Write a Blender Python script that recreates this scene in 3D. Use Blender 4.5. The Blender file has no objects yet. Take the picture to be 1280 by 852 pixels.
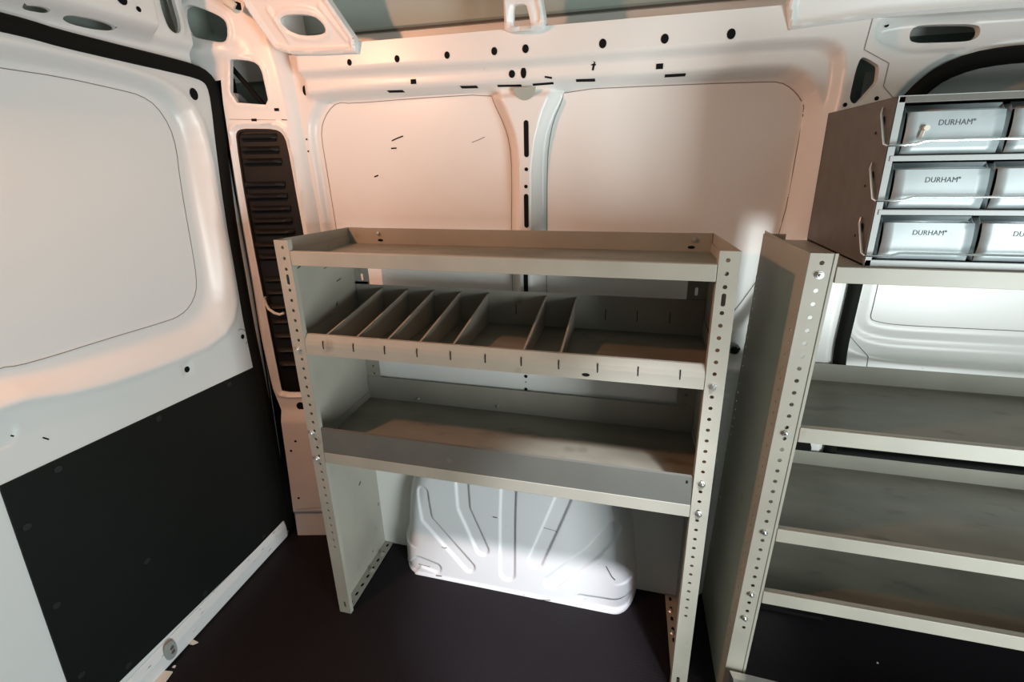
import bpy, bmesh, math, random
import numpy as np
from mathutils import Matrix, Vector
random.seed(4)
SC = bpy.context.scene
COL = SC.collection
PI = math.pi

# ---------------------------------------------------------------- camera (solved from the shelving unit's own edges)
CA = (0.2369, -0.2983, 0.0189); CP = np.array((0.8186, -0.9035, 1.3376)); FPX = 564.0; PPX, PPY = 650.445, 375.229
def _rot(a, b, c):
    ca, sa, cb, sb, cc, sc = math.cos(a), math.sin(a), math.cos(b), math.sin(b), math.cos(c), math.sin(c)
    return np.array([[ca,-sa,0],[sa,ca,0],[0,0,1]])@np.array([[1,0,0],[0,cb,-sb],[0,sb,cb]])@np.array([[cc,0,sc],[0,1,0],[-sc,0,cc]])
RM = _rot(*CA)
cd = bpy.data.cameras.new('camera'); cam = bpy.data.objects.new('camera', cd); COL.objects.link(cam)
m = Matrix.Identity(4)
for i in range(3):
    m[i][0] = RM[i, 0]; m[i][1] = RM[i, 2]; m[i][2] = -RM[i, 1]; m[i][3] = CP[i]
cam.matrix_world = m
cd.sensor_width = 36; cd.lens = FPX/1280*36; cd.clip_start = .02
cd.shift_x = -(PPX-640)/1280; cd.shift_y = (PPY-426)/1280
SC.camera = cam

def proj(P):
    q = (np.asarray(P, float)-CP)@RM
    return np.array([PPX+FPX*q[0]/q[1], PPY-FPX*q[2]/q[1]])
def on(x, y, ax, v):
    d = RM@np.array([(x-PPX)/FPX, 1, -(y-PPY)/FPX]); t = (v-CP[ax])/d[ax]
    return CP+t*d
def inv(surf, px, g):
    """surface parameters (a, b) of the point of surf seen at a picture point"""
    g = np.array(g, float)
    for _ in range(12):
        r = proj(surf(g[0], g[1]))-np.array(px); e = 1e-4
        J = np.stack([(proj(surf(g[0]+e, g[1]))-proj(surf(g[0]-e, g[1])))/(2*e), (proj(surf(g[0], g[1]+e))-proj(surf(g[0], g[1]-e)))/(2*e)], 1)
        s = np.linalg.lstsq(J, -r, rcond=None)[0]
        n = np.linalg.norm(s)
        if n > .25: s *= .25/n
        g = g+s
        if n < 2e-5: break
    return (float(g[0]), float(g[1]))

# ---------------------------------------------------------------- materials
def mat(name, col, rough=.5, metal=0., spec=.5, noise=None, bump=None, dirt=None, coat=0.):
    M = bpy.data.materials.new(name); M.use_nodes = True; nt = M.node_tree; N = nt.nodes; L = nt.links
    b = N['Principled BSDF']
    b.inputs['Base Color'].default_value = (*col, 1); b.inputs['Roughness'].default_value = rough; b.inputs['Metallic'].default_value = metal
    b.inputs['Specular IOR Level'].default_value = spec; b.inputs['Coat Weight'].default_value = coat
    tc = N.new('ShaderNodeTexCoord'); src = None
    def mixc(fac, c1, c2):
        x = N.new('ShaderNodeMix'); x.data_type = 'RGBA'; L.new(fac, x.inputs[0])
        for s, c in ((6, c1), (7, c2)):
            if isinstance(c, tuple): x.inputs[s].default_value = (*c, 1)
            else: L.new(c, x.inputs[s])
        return x.outputs[2]
    def ramp(v, a, b_):
        r = N.new('ShaderNodeMapRange'); r.inputs[1].default_value = a; r.inputs[2].default_value = b_; L.new(v, r.inputs[0]); return r.outputs[0]
    def noi(scale, detail=3, stretch=None):
        n = N.new('ShaderNodeTexNoise'); n.inputs['Scale'].default_value = scale; n.inputs['Detail'].default_value = detail
        if stretch:
            mp = N.new('ShaderNodeMapping'); mp.inputs['Scale'].default_value = stretch; L.new(tc.outputs['Object'], mp.inputs[0]); L.new(mp.outputs[0], n.inputs[0])
        else: L.new(tc.outputs['Object'], n.inputs[0])
        return n.outputs[0]
    cur = tuple(col)
    if noise:     # (scale, second colour, stretch)
        cur = mixc(ramp(noi(noise[0], 4, noise[2] if len(noise) > 2 else None), .35, .68), cur, tuple(noise[1]))
    if dirt:      # (scale, colour, low, high, stretch)
        cur = mixc(ramp(noi(dirt[0], 6, dirt[4] if len(dirt) > 4 else None), dirt[2], dirt[3]), cur, tuple(dirt[1]))
    if not isinstance(cur, tuple): L.new(cur, b.inputs['Base Color'])
    if bump:
        bp = N.new('ShaderNodeBump'); bp.inputs['Strength'].default_value = bump[1]; bp.inputs['Distance'].default_value = bump[2]
        L.new(noi(bump[0], 2), bp.inputs['Height']); L.new(bp.outputs[0], b.inputs['Normal'])
    return M
M = {}
M['white'] = mat('white_body_paint', (.84,.83,.81), .32, spec=.5, noise=(3,(.81,.80,.785)), dirt=(38,(.55,.5,.45),.74,.80))
M['skin'] = mat('white_skin_paint', (.84,.83,.815), .42, noise=(2,(.82,.81,.80)), dirt=(30,(.55,.52,.48),.76,.82))
M['doorwhite'] = mat('white_door_paint', (.78,.79,.78), .30, noise=(2,(.76,.765,.755)))
M['arch'] = mat('white_arch_paint', (.80,.80,.82), .3, dirt=(26,(.35,.33,.32),.72,.78,(1,1,2.2)))
M['sill'] = mat('scuffed_white_paint', (.76,.76,.77), .4, dirt=(55,(.12,.11,.11),.66,.72,(3,.6,3)))
M['roof'] = mat('grey_green_roof_primer', (.38,.44,.41), .5, noise=(5,(.33,.39,.36)))
M['black'] = mat('black_hole', (.008,.008,.009), .8, spec=.1)
M['line'] = mat('dark_seam', (.10,.09,.08), .7)
M['seam'] = mat('brown_grey_seam', (.22,.19,.165), .7)
M['screw'] = mat('dark_screw_head', (.020,.023,.022), .45, spec=.3)
M['rubber'] = mat('black_rubber', (.007,.007,.006), .8, spec=.15, bump=(300,.2,.001))
M['board'] = mat('black_hardboard', (.008,.0095,.009), .6, spec=.22, noise=(4,(.006,.008,.007)), bump=(420,.3,.001))
M['vent'] = mat('black_vent_plastic', (.007,.0065,.0055), .5, spec=.3, noise=(20,(.005,.0045,.004)))
M['steel'] = mat('beige_powder_coat', (.37,.352,.298), .42, noise=(6,(.315,.30,.255)), dirt=(14,(.19,.165,.125),.68,.82), bump=(500,.08,.0006))
M['floorpan'] = mat('worn_shaded_shelf_floor', (.235,.225,.18), .45, noise=(4,(.16,.155,.12),(1,3,1)), dirt=(9,(.09,.08,.06),.60,.80,(1,2.5,1)), bump=(500,.08,.0006))  # worn coat, base also darkened to stand in for shade inside the shelves
M['greysteel'] = mat('grey_lip_coat', (.115,.115,.10), .45, noise=(6,(.10,.10,.09)), dirt=(14,(.2,.18,.15),.68,.8))
M['zinc'] = mat('zinc_bolt', (.72,.71,.68), .28, metal=.9)
M['cab'] = mat('grey_brown_cabinet_enamel', (.13,.12,.105), .5, noise=(30,(.11,.10,.088)), bump=(400,.15,.0008))
M['cabframe'] = mat('grey_cabinet_edge', (.40,.43,.43), .4)
M['drawer'] = mat('blue_grey_drawer_steel', (.38,.425,.44), .38, metal=.15, noise=(14,(.33,.375,.39)), dirt=(10,(.27,.28,.275),.64,.78))
M['drawertext'] = mat('dark_grey_lettering', (.12,.14,.15), .95, spec=.05)
M['wire'] = mat('bright_wire', (.75,.76,.76), .22, metal=1.)
M['clip'] = mat('cream_plastic', (.72,.69,.60), .4)
M['strut'] = mat('grey_plastic', (.30,.32,.31), .5)

def floor_mat():
    F = bpy.data.materials.new('dark_ribbed_floor_mat'); F.use_nodes = True; nt = F.node_tree; N = nt.nodes; L = nt.links; b = N['Principled BSDF']
    tc = N.new('ShaderNodeTexCoord')
    v = N.new('ShaderNodeTexVoronoi'); v.inputs['Scale'].default_value = 130; v.inputs['Randomness'].default_value = .15; L.new(tc.outputs['Object'], v.inputs[0])
    n = N.new('ShaderNodeTexNoise'); n.inputs['Scale'].default_value = 3; L.new(tc.outputs['Object'], n.inputs[0])
    x = N.new('ShaderNodeMix'); x.data_type = 'RGBA'; L.new(n.outputs[0], x.inputs[0]); x.inputs[6].default_value = (.006,.004,.0055,1); x.inputs[7].default_value = (.010,.0075,.010,1)
    L.new(x.outputs[2], b.inputs['Base Color']); b.inputs['Roughness'].default_value = .6; b.inputs['Specular IOR Level'].default_value = .22
    bp = N.new('ShaderNodeBump'); bp.inputs['Strength'].default_value = .5; bp.inputs['Distance'].default_value = .0012; L.new(v.outputs['Distance'], bp.inputs['Height']); L.new(bp.outputs[0], b.inputs['Normal'])
    return F
M['floor'] = floor_mat()

# ---------------------------------------------------------------- object helpers
def link(name, me, parent=None, kind=None):
    o = bpy.data.objects.new(name, me); COL.objects.link(o)
    if parent is not None: o.parent = parent
    if kind: o['kind'] = kind
    return o
def empty(name, label, cat, loc=(0,0,0), group=None):
    o = bpy.data.objects.new(name, None); COL.objects.link(o); o.location = loc; o['label'] = label; o['category'] = cat
    o.empty_display_size = .05
    if group: o['group'] = group
    return o
def tag(o, label, cat, group=None):
    o['label'] = label; o['category'] = cat
    if group: o['group'] = group
    return o
class MB:
    """collects shapes, then links them as one mesh object"""
    def __init__(s): s.v = []; s.f = []; s.m = []
    def poly(s, pts, mi=0):
        n = len(s.v); s.v += [tuple(map(float, p)) for p in pts]; s.f.append(tuple(range(n, n+len(pts)))); s.m.append(mi)
    def quadgrid(s, rows, mi=0, close=False):
        n = len(s.v); w = len(rows[0])
        for r in rows: s.v += [tuple(map(float, p)) for p in r]
        for i in range(len(rows)-1):
            for j in range(w if close else w-1):
                k = (j+1) % w
                s.f.append((n+i*w+j, n+i*w+k, n+(i+1)*w+k, n+(i+1)*w+j)); s.m.append(mi)
    def box(s, a, b, mi=0):
        x0,y0,z0 = a; x1,y1,z1 = b; n = len(s.v)
        s.v += [(x0,y0,z0),(x1,y0,z0),(x1,y1,z0),(x0,y1,z0),(x0,y0,z1),(x1,y0,z1),(x1,y1,z1),(x0,y1,z1)]
        for f in ((0,3,2,1),(4,5,6,7),(0,1,5,4),(1,2,6,5),(2,3,7,6),(3,0,4,7)): s.f.append(tuple(n+i for i in f)); s.m.append(mi)
    def tube(s, path, r, seg=8, mi=0, caps=True, flat=None):
        path = [Vector(p) for p in path]; rows = []; up = Vector((0,0,1))
        for i, p in enumerate(path):
            t = (path[min(i+1, len(path)-1)]-path[max(i-1, 0)]).normalized()
            a = t.cross(up)
            if a.length < .05: a = t.cross(Vector((1,0,0)))
            a.normalize(); b = a.cross(t).normalized()
            ra, rb = (r, r) if flat is None else flat
            if flat is not None: a = Vector((1,0,0)); a = (a-t*a.dot(t)).normalized(); b = t.cross(a).normalized()
            rows.append([p+a*(ra*math.cos(2*PI*k/seg))+b*(rb*math.sin(2*PI*k/seg)) for k in range(seg)])
        s.quadgrid(rows, mi, close=True)
        if caps: s.poly(rows[0], mi); s.poly(rows[-1][::-1], mi)
    def disc(s, c, n, r, mi=1, seg=12, asp=1., up=(0,0,1)):
        n = Vector(n).normalized(); u = Vector(up); a = u.cross(n).normalized(); b = n.cross(a).normalized(); c = Vector(c)
        s.poly([c+a*(r*math.cos(2*PI*k/seg))+b*(r*asp*math.sin(2*PI*k/seg)) for k in range(seg)], mi)
    def prism(s, pts, d, mi=0):
        """closed outline pts extruded along vector d"""
        d = Vector(d); a = [Vector(p) for p in pts]; b = [p+d for p in a]; n = len(a)
        s.poly(a, mi); s.poly(b[::-1], mi)
        for i in range(n):
            j = (i+1) % n; s.poly([a[i], b[i], b[j], a[j]], mi)
    def build(s, name, mats, parent=None, kind=None, smooth=False, solid=0, bevel=0, weld=True, angle=40):
        me = bpy.data.meshes.new(name); me.from_pydata(s.v, [], s.f)
        for q in (mats if isinstance(mats, (list, tuple)) else [mats]): me.materials.append(M[q])
        me.polygons.foreach_set('material_index', s.m)
        bm = bmesh.new(); bm.from_mesh(me)
        if weld: bmesh.ops.remove_doubles(bm, verts=bm.verts, dist=.00004)
        bmesh.ops.recalc_face_normals(bm, faces=bm.faces)
        bm.to_mesh(me); bm.free()
        o = link(name, me, parent, kind)
        if solid:
            q = o.modifiers.new('thickness', 'SOLIDIFY'); q.thickness = solid; q.offset = 0
        if bevel:
            q = o.modifiers.new('edge', 'BEVEL'); q.width = bevel; q.segments = 2; q.limit_method = 'ANGLE'; q.angle_limit = math.radians(50)
        if smooth:
            me.polygons.foreach_set('use_smooth', [True]*len(me.polygons))
            try: me.set_sharp_from_angle(angle=math.radians(angle))
            except Exception: pass
        return o

# ---------------------------------------------------------------- pressed sheet metal: a grid whose relief follows outlines
def chaikin(p, n=2, closed=True):
    for _ in range(n):
        q = []
        L = len(p)
        rng = range(L) if closed else range(L-1)
        if not closed: q.append(p[0])
        for i in rng:
            a = p[i]; b = p[(i+1) % L]
            q.append((a[0]*.75+b[0]*.25, a[1]*.75+b[1]*.25)); q.append((a[0]*.25+b[0]*.75, a[1]*.25+b[1]*.75))
        if not closed: q.append(p[-1])
        p = q
    return p
def sdf(A, B, poly):
    """signed distance, negative inside"""
    P = np.array(poly); Q = np.roll(P, -1, 0)
    d = np.full(np.shape(A), 1e9); ins = np.zeros(np.shape(A), bool); A = np.asarray(A, float); B = np.asarray(B, float)
    for (x0, y0), (x1, y1) in zip(P, Q):
        ex, ey = x1-x0, y1-y0; wx, wy = A-x0, B-y0
        t = np.clip((wx*ex+wy*ey)/(ex*ex+ey*ey+1e-18), 0, 1)
        d = np.minimum(d, (wx-ex*t)**2+(wy-ey*t)**2)
        c = ((y0 > B) != (y1 > B)) & (A < (x1-x0)*(B-y0)/((y1-y0) if y1 != y0 else 1e-12)+x0)
        ins ^= c
    d = np.sqrt(d); return np.where(ins, -d, d)
def seg_sd(A, B, pts, r):
    d = np.full(np.shape(A), 1e9)
    for (x0, y0), (x1, y1) in zip(pts[:-1], pts[1:]):
        ex, ey = x1-x0, y1-y0; t = np.clip(((A-x0)*ex+(B-y0)*ey)/(ex*ex+ey*ey+1e-18), 0, 1)
        d = np.minimum(d, np.hypot(A-x0-ex*t, B-y0-ey*t))
    return d-r
def sm(x, a, b):
    t = np.clip((x-a)/(b-a), 0, 1); return t*t*(3-2*t)
def relief(mb, surf, H, dom, step, holes=(), depth=.012, clip=None):
    """surf(a, b, h) -> 3 arrays; H(a, b) -> height; holes are outlines cut out with a turned-in rim"""
    a0, a1, b0, b1 = dom; na = int((a1-a0)/step)+1; nb = int((b1-b0)/step)+1
    A, B = np.meshgrid(np.linspace(a0, a1, na), np.linspace(b0, b1, nb))
    cuts = list(holes)+([clip] if clip is not None else [])
    for h in cuts:
        P = np.array(h); Q = np.roll(P, -1, 0); s = sdf(A, B, h); near = np.abs(s) < step*.72
        idx = np.argwhere(near)
        for i, j in idx:
            p = np.array([A[i, j], B[i, j]]); e = Q-P; w = p-P
            t = np.clip((w*e).sum(1)/((e*e).sum(1)+1e-18), 0, 1); c = P+e*t[:, None]; k = np.argmin(((c-p)**2).sum(1))
            A[i, j], B[i, j] = c[k]
    X, Y, Z = surf(A, B, H(A, B))
    Ac = (A[:-1,:-1]+A[1:,:-1]+A[:-1,1:]+A[1:,1:])/4; Bc = (B[:-1,:-1]+B[1:,:-1]+B[:-1,1:]+B[1:,1:])/4
    keep = np.ones(Ac.shape, bool)
    for h in holes: keep &= sdf(Ac, Bc, h) > 0
    if clip is not None: keep &= sdf(Ac, Bc, clip) < 0
    n = len(mb.v)
    mb.v += list(zip(X.ravel().tolist(), Y.ravel().tolist(), Z.ravel().tolist()))
    ij = np.argwhere(keep); k = n+ij[:, 0]*na+ij[:, 1]
    mb.f += [tuple(r) for r in np.stack([k, k+1, k+1+na, k+na], 1).tolist()]; mb.m += [0]*len(k)
    for h in holes:
        a = np.array([p[0] for p in h]+[h[0][0]]); b = np.array([p[1] for p in h]+[h[0][1]]); hh = H(a, b)
        r1 = list(zip(*surf(a, b, hh+.0004))); r2 = list(zip(*surf(a, b, hh-depth)))
        mb.quadgrid([r1, r2], 0)
def ribbon(mb, surf, H, pts, w, mi=1, lift=.0009, sub=6):
    q = []
    for (a, b) in zip(pts[:-1], pts[1:]):
        for k in range(sub): t = k/sub; q.append((a[0]+(b[0]-a[0])*t, a[1]+(b[1]-a[1])*t))
    q.append(pts[-1]); q = np.array(q); t = np.empty_like(q); t[1:-1] = q[2:]-q[:-2]; t[0] = q[1]-q[0]; t[-1] = q[-1]-q[-2]
    l = np.maximum(np.hypot(t[:, 0], t[:, 1]), 1e-9); rows = []
    for sg in (1, -1):
        a = q[:, 0]-t[:, 1]/l*w/2*sg; b = q[:, 1]+t[:, 0]/l*w/2*sg
        x, y, z = surf(a, b, H(a, b)+lift); rows.append(list(zip(np.broadcast_to(x, a.shape).tolist(), np.broadcast_to(y, a.shape).tolist(), np.broadcast_to(z, a.shape).tolist())))
    mb.quadgrid(rows, mi)
def spot(mb, surf, H, c, ra, rb, mi=1, seg=12, ang=0, lift=.0012, sq=False):
    pts = []
    for k in range(seg):
        t = 2*PI*k/seg
        u, v = ra*math.cos(t), rb*math.sin(t)
        if sq: u, v = ((ra, rb), (-ra, rb), (-ra, -rb), (ra, -rb))[k] if k < 4 else (None, None)
        if u is None: continue
        a = np.array([c[0]+u*math.cos(ang)-v*math.sin(ang)]); b = np.array([c[1]+u*math.sin(ang)+v*math.cos(ang)])
        x, y, z = surf(a, b, H(np.array([c[0]]), np.array([c[1]]))+lift); pts.append((float(x[0]), float(y[0]), float(z[0])))
    mb.poly(pts, mi)
class Panel:
    """a relief surface with tracing helpers"""
    def __init__(s, surf, H, guess): s.surf = surf; s.H = H; s.g = guess; s.mb = MB()
    def at(s, px, g=None):
        def f(a, b):
            a = np.array([a]); b = np.array([b]); x, y, z = s.surf(a, b, s.H(a, b)); return np.array([float(x[0]), float(y[0]), float(z[0])])
        return inv(f, px, g or s.g)
    def flat(s, pts, h):
        def f(a, b):
            a = np.array([a]); b = np.array([b]); x, y, z = s.surf(a, b, np.array([h])); return np.array([float(x[0]), float(y[0]), float(z[0])])
        return [inv(f, p, s.g) for p in pts]
    def line(s, pts, w=.0016, mi=1, ch=0):
        q = [s.at(p) for p in pts]
        if ch: q = chaikin(q, ch, False)
        ribbon(s.mb, s.surf, s.H, q, w, mi)
    def dot(s, px, ra, rb=None, ang=0, mi=1, sq=False):
        spot(s.mb, s.surf, s.H, s.at(px), ra, rb or ra, mi, ang=ang, sq=sq)

# ================================================================ THE VAN BODY
# ---- side wall facing the camera: skin at y = .40, relief towards the cargo space
def wsurf(a, b, h): return a, .40-h, b
LV = dict(skin=0., frame=.028, low=.060, high=.088)
W0 = Panel(wsurf, lambda a, b: np.zeros_like(a), (.5, 1.2))
PLl = W0.flat([(402,172),(403,155),(411,138),(422,128),(440,129.5),(520,123),(614,117.5),(617,128),(630,155),(637,178),(640,213),(639,290)], .0)
PLl += [(W0.flat([(639,290)], 0)[0][0], .85), (W0.flat([(409,213)], 0)[0][0]+.012, .85), W0.flat([(409,213)], 0)[0]]
PRl = W0.flat([(706,112.5),(850,106),(952,102.5),(975,102.5),(990,111),(1001,124),(1005,137),(997,180),(977,285),(958,330),(945,352),(917,390),(905,400)], 0)
PRl += [(PRl[-1][0]-.10, .885), (PRl[0][0]-.05, .885)] + W0.flat([(684,290),(684,213),(686,180),(692,150),(702,128)], 0)
PLs = chaikin(PLl, 1); PRs = chaikin(PRl, 1)
# lower rail face outline (inside of the rail's chamfer) and rail chamfer
def rep(pts, h): return W0.flat(pts, h)
zU = rep([(367,100),(500,93),(640,86),(800,75),(960,63),(1015,61),(1030,64),(1038,72),(1039,90),(1034,120),(1022,170),(1014,205),(997,290)], LV['low'])
OUT = zU + [(zU[-1][0]-.02, .80), (-.30, .80)]
OUT = [(-.30, zU[0][1])] + OUT            # region at or below the lower rail face
OUTs = OUT
zL = rep([(400,120),(430,117),(640,106),(700,103),(850,95),(960,88),(985,88),(1003,97),(1015,115),(1018,140),(1010,180),(1003,213),(987,290)], .044)
INN = [(-.30, zL[0][1]-.005)] + zL + [(zL[-1][0]-.02, .80), (-.30, .80)]
ARU = W0.flat([(612,118),(625,135),(641,175),(645,213),(645,300)], .04)
ARD = W0.flat([(702,113),(690,135),(673,175),(668,213),(668,300)], .04)
PIL = ARU+[(ARU[-1][0], .2), (ARD[-1][0], .2)]+ARD[::-1]
TRAP = chaikin(W0.flat([(1075.5,73),(1078,71.5),(1082,72),(1096,80),(1099,83),(1097,100),(1095,104),(1073,128),(1069,130),(1064,128),(1062,123),(1063,116),(1070,86)], LV['high']), 1)
OVAL = chaikin(W0.flat([(1141,44),(1146,32),(1158,28.5),(1195,27.5),(1228,27.5),(1233,33),(1231,43),(1219,49.5),(1180,51),(1146,52)], .07), 2)
REC = chaikin(W0.flat([(1101,15),(1093,48),(1110,60),(1128,66),(1150,68),(1285,62),(1400,54),(1400,-5),(1285,4)], LV['high']), 2)
LOWZ = .50
def wallH(a, b):
    sp = np.minimum(sdf(a, b, PLs), sdf(a, b, PRs))
    h = LV['frame']*sm(sp, .010, .034)+.0012*sm(sp, -.001, .002)
    # centre pillar
    h = h+.022*sm(-sdf(a, b, PIL), -.004, .012)*sm(b, 1.40, 1.36)*0+.016*sm(-sdf(a, b, PIL), -.003, .012)
    so = sdf(a, b, INN); h = np.maximum(h, LV['frame']+(LV['low']-LV['frame'])*sm(so, -.012, .014))*1.0 if False else np.where(so > -.012, np.maximum(h, LV['frame']*sm(sp, .004, .02)+(LV['low']-LV['frame'])*sm(so, -.012, .012)), h)
    su = sdf(a, b, OUTs); h = h+(LV['high']-LV['low'])*np.clip(su/.017, 0, 1)*sm(so, -.012, .012)
    h = LV['frame']+(h-LV['frame'])*np.where(h > LV['frame'], sm(a, -.135, -.100), 1)
    # header recess over the sliding door
    h = h-.034*sm(-sdf(a, b, REC), -.004, .020)
    h = h-.014*sm(.026-sdf(a, b, OPEN), 0, .012)
    # raised sill zone low down
    h = h+.034*sm(b, LOWZ+.03, LOWZ-.03)*sm(a, 1.12, 1.07)
    # vertical stiffening strip by the rear corner
    h = h+.007*sm(-sdf(a, b, [(-.094,.4),(-.066,.4),(-.066,1.39),(-.094,1.39)]), -.003, .004)*0
    return h
WB = Panel(wsurf, wallH, (.5, 1.3))
# sliding-door opening outline
SEAL2 = W0.flat([(1280,68),(1240,71),(1200,78),(1165,92),(1143,108),(1126,125),(1112,145),(1098,185),(1082,250),(1068,320),(1058,365),(1050,400),(1043,430),(1040,462),(1035,520),(1030,560)], .055)
s2 = chaikin([(2.35, SEAL2[0][1]+.01)]+SEAL2+[(SEAL2[-1][0]-.01, .02)], 1, False)
s2 = [(s2[0][0]+(s2[1][0]-s2[0][0])*k/24, s2[0][1]+(s2[1][1]-s2[0][1])*k/24) for k in range(24)]+s2[1:]
OPEN = s2+[(s2[-1][0], -.05), (2.5, -.05), (2.5, s2[0][1])]
relief(WB.mb, wsurf, wallH, (-.22, 2.35, 0, 1.6455), .0062, holes=[TRAP, OVAL, OPEN], depth=.015)
# fine panel seams
WB.mb and ribbon(WB.mb, wsurf, wallH, PLs+[PLs[0]], .0016, 3, sub=2)
ribbon(WB.mb, wsurf, wallH, PRs+[PRs[0]], .0018, 3, sub=2)
for q in ([(1097,0),(1080,62),(1111,79),(1104,108),(1117,123),(1131,124)], [(985,20),(1040,17),(1100,12)]): WB.line(q, .0014, mi=3)
# round holes of the upper rail, square holes and slots of the lower rail
for p, r in (((437,78),.0075),((496.5,73.5),.008),((559,69),.008),((618,64),.0085),((657,61),.009),((753.5,54.5),.0095),((831,48.5),.0095),((914,42.5),.010)): WB.dot(p, r*.92, r*1.1)
for p, a, b in (((640,92.5),.0085,.0095),((654.5,91),.0075,.0135),((381.5,113),.008,.014)): WB.dot(p, a, b)
for p in ((517,102),(824.5,83)): spot(WB.mb, wsurf, wallH, WB.at(p), .008, .006, sq=True)
for q in ([(485,114.5),(505,114)], [(576,109),(597,108.5)], [(622,107.5),(652,107)], [(666,106),(692,104)], [(720,100.8),(744,100)], [(831,95),(857,93.5)], [(681,96),(690,97.5)]):
    WB.line(q, .0042)
WB.line([(741,88),(743,77)], .005); WB.line([(739,81),(745,81)], .003)
# slots down the centre pillar
def slot(px, hw, hh):
    c = WB.at(px); n = 8; pts = []
    for k in range(n+1): t = PI*k/n; pts.append((c[0]+hw*math.cos(t), c[1]+hh-hw+hw*math.sin(t)))
    for k in range(n+1): t = PI+PI*k/n; pts.append((c[0]+hw*math.cos(t), c[1]-hh+hw+hw*math.sin(t)))
    WB.mb.poly([(p[0], .40-float(wallH(np.array([c[0]]), np.array([c[1]]))[0])-.0012, p[1]) for p in pts], 1)
for p, h in (((658,173.5),.047),((658,263.5),.047),((657.5,354),.047)): slot(p, .0065, h)
for p in ((658,211.5),(657.5,233),(657.5,470),(657.5,486),(657.5,477)): WB.dot(p, .0052 if p[1] != 477 else .002)
# half-round cut under the rail on the pillar head
c = WB.at((657.5, 112))
WB.mb.poly([(c[0]+.030*math.cos(PI+PI*k/12), .40-float(wallH(np.array([c[0]]), np.array([c[1]-.02]))[0])-.0011, c[1]+.004+.032*math.sin(PI+PI*k/12)) for k in range(13)], 2)
# small marks and holes
for q, w in (([(490,176),(496,173),(504,170)],.0035), ([(489,185.5),(496,185)],.004), ([(468,221),(473,219)],.004), ([(590,178),(600,174),(606,171)],.0012)): WB.line(q, w)
for p in ((383.5,174),(385.5,189),(378,245),(1056,131),(1095.5,123),(1108,31.5)): WB.dot(p, .0045 if p[0] > 1000 else .0028)
WB.mb.m = WB.mb.m
o = WB.mb.build('wall_back', ['white','line','roof','seam'], kind='structure', smooth=True, angle=60)
for p in o.data.polygons: pass
o.data.materials[1] = M['black']
# material for seams: thin soft grey (kept separate from the black holes)

# ---- black door rubber round the sliding door opening
mb = MB(); mb.tube([(p[0]+.006, .347, p[1]-.004) for p in s2], 0, 12, flat=None) if False else None
def flat_tube(mb, pts, w, d, mi=0):
    """oval rubber section swept along points lying in an XZ plane"""
    pts = [Vector(p) for p in pts]; rows = []
    for i, p in enumerate(pts):
        t = (pts[min(i+1, len(pts)-1)]-pts[max(i-1, 0)]).normalized(); n = Vector((0,1,0)); s = t.cross(n).normalized()
        rows.append([p+s*(w*math.cos(2*PI*k/14))+n*(d*math.sin(2*PI*k/14)) for k in range(14)])
    mb.quadgrid(rows, mi, close=True)
flat_tube(mb, [(p[0]+.006, .3225, p[1]) for p in s2], .0150, .0125)
flat_tube(mb, [(p[0]+.018, .336, p[1]-.008) for p in s2], .009, .010)
o = mb.build('rubber_seal', 'rubber', smooth=True); tag(o, 'black rubber seal curving round the sliding door opening behind the drawer cabinet', 'seal', )

# ---- sliding door seen through the second shelving unit
def d2surf(a, b, h): return a, .425-h, b
D0 = Panel(d2surf, lambda a, b: np.zeros_like(a), (1.7, .9))
INS = D0.flat([(1091,384),(1087,398),(1096,402),(1121,406),(1200,410),(1290,414)], 0)
INS = [(INS[0][0]+.035, 1.40), (INS[0][0], 1.10)]+INS+[(2.3, INS[-1][1]), (2.3, 1.42)]
INSs = chaikin(INS, 2)
def d2H(a, b):
    s = sdf(a, b, INSs)
    return .012*sm(s, .014, .036)+.022*sm(s, .055, .095)
D2 = Panel(d2surf, d2H, (1.7, .9))
relief(D2.mb, d2surf, d2H, (1.33, 2.36, .0, 1.52), .0095)
ribbon(D2.mb, d2surf, d2H, INSs, .0016, 1, sub=1)
D2.line([(1060,417),(1085,445),(1083,460)], .0014)
door2 = D2.mb.build('door_2', ['white','line'], kind='structure', smooth=True, angle=60)
q0 = D0.flat([(1040,556),(1280,597)], .06)
qa = on(1040,556,1,.368); mb = MB(); mb.box((float(qa[0])-.012, .368, .02), (2.33, .388, float(qa[2]))); mb.build('lower_board', 'board', door2, bevel=.003)
qa = on(1015,560,1,.3065)-np.array((1.37,.325,.49)); mb = MB()
mb.prism([(1.30,.325,.40),(1.30,.325,.522),(1.345,.325,.522),(1.362,.325,.512),(1.37,.325,.49),(1.37,.325,.40)], (0,.03,0)); mb.v = [(v[0]+qa[0], v[1], v[2]+qa[2]) for v in mb.v]; mb.v = [(v[0], v[1]-.0185, v[2]) for v in mb.v]; o = mb.build('door_stop_block', 'rubber', bevel=.003)
tag(o, 'black rubber stop block beside the sliding door, seen below the second unit\'s upper tray', 'door stop')

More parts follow.
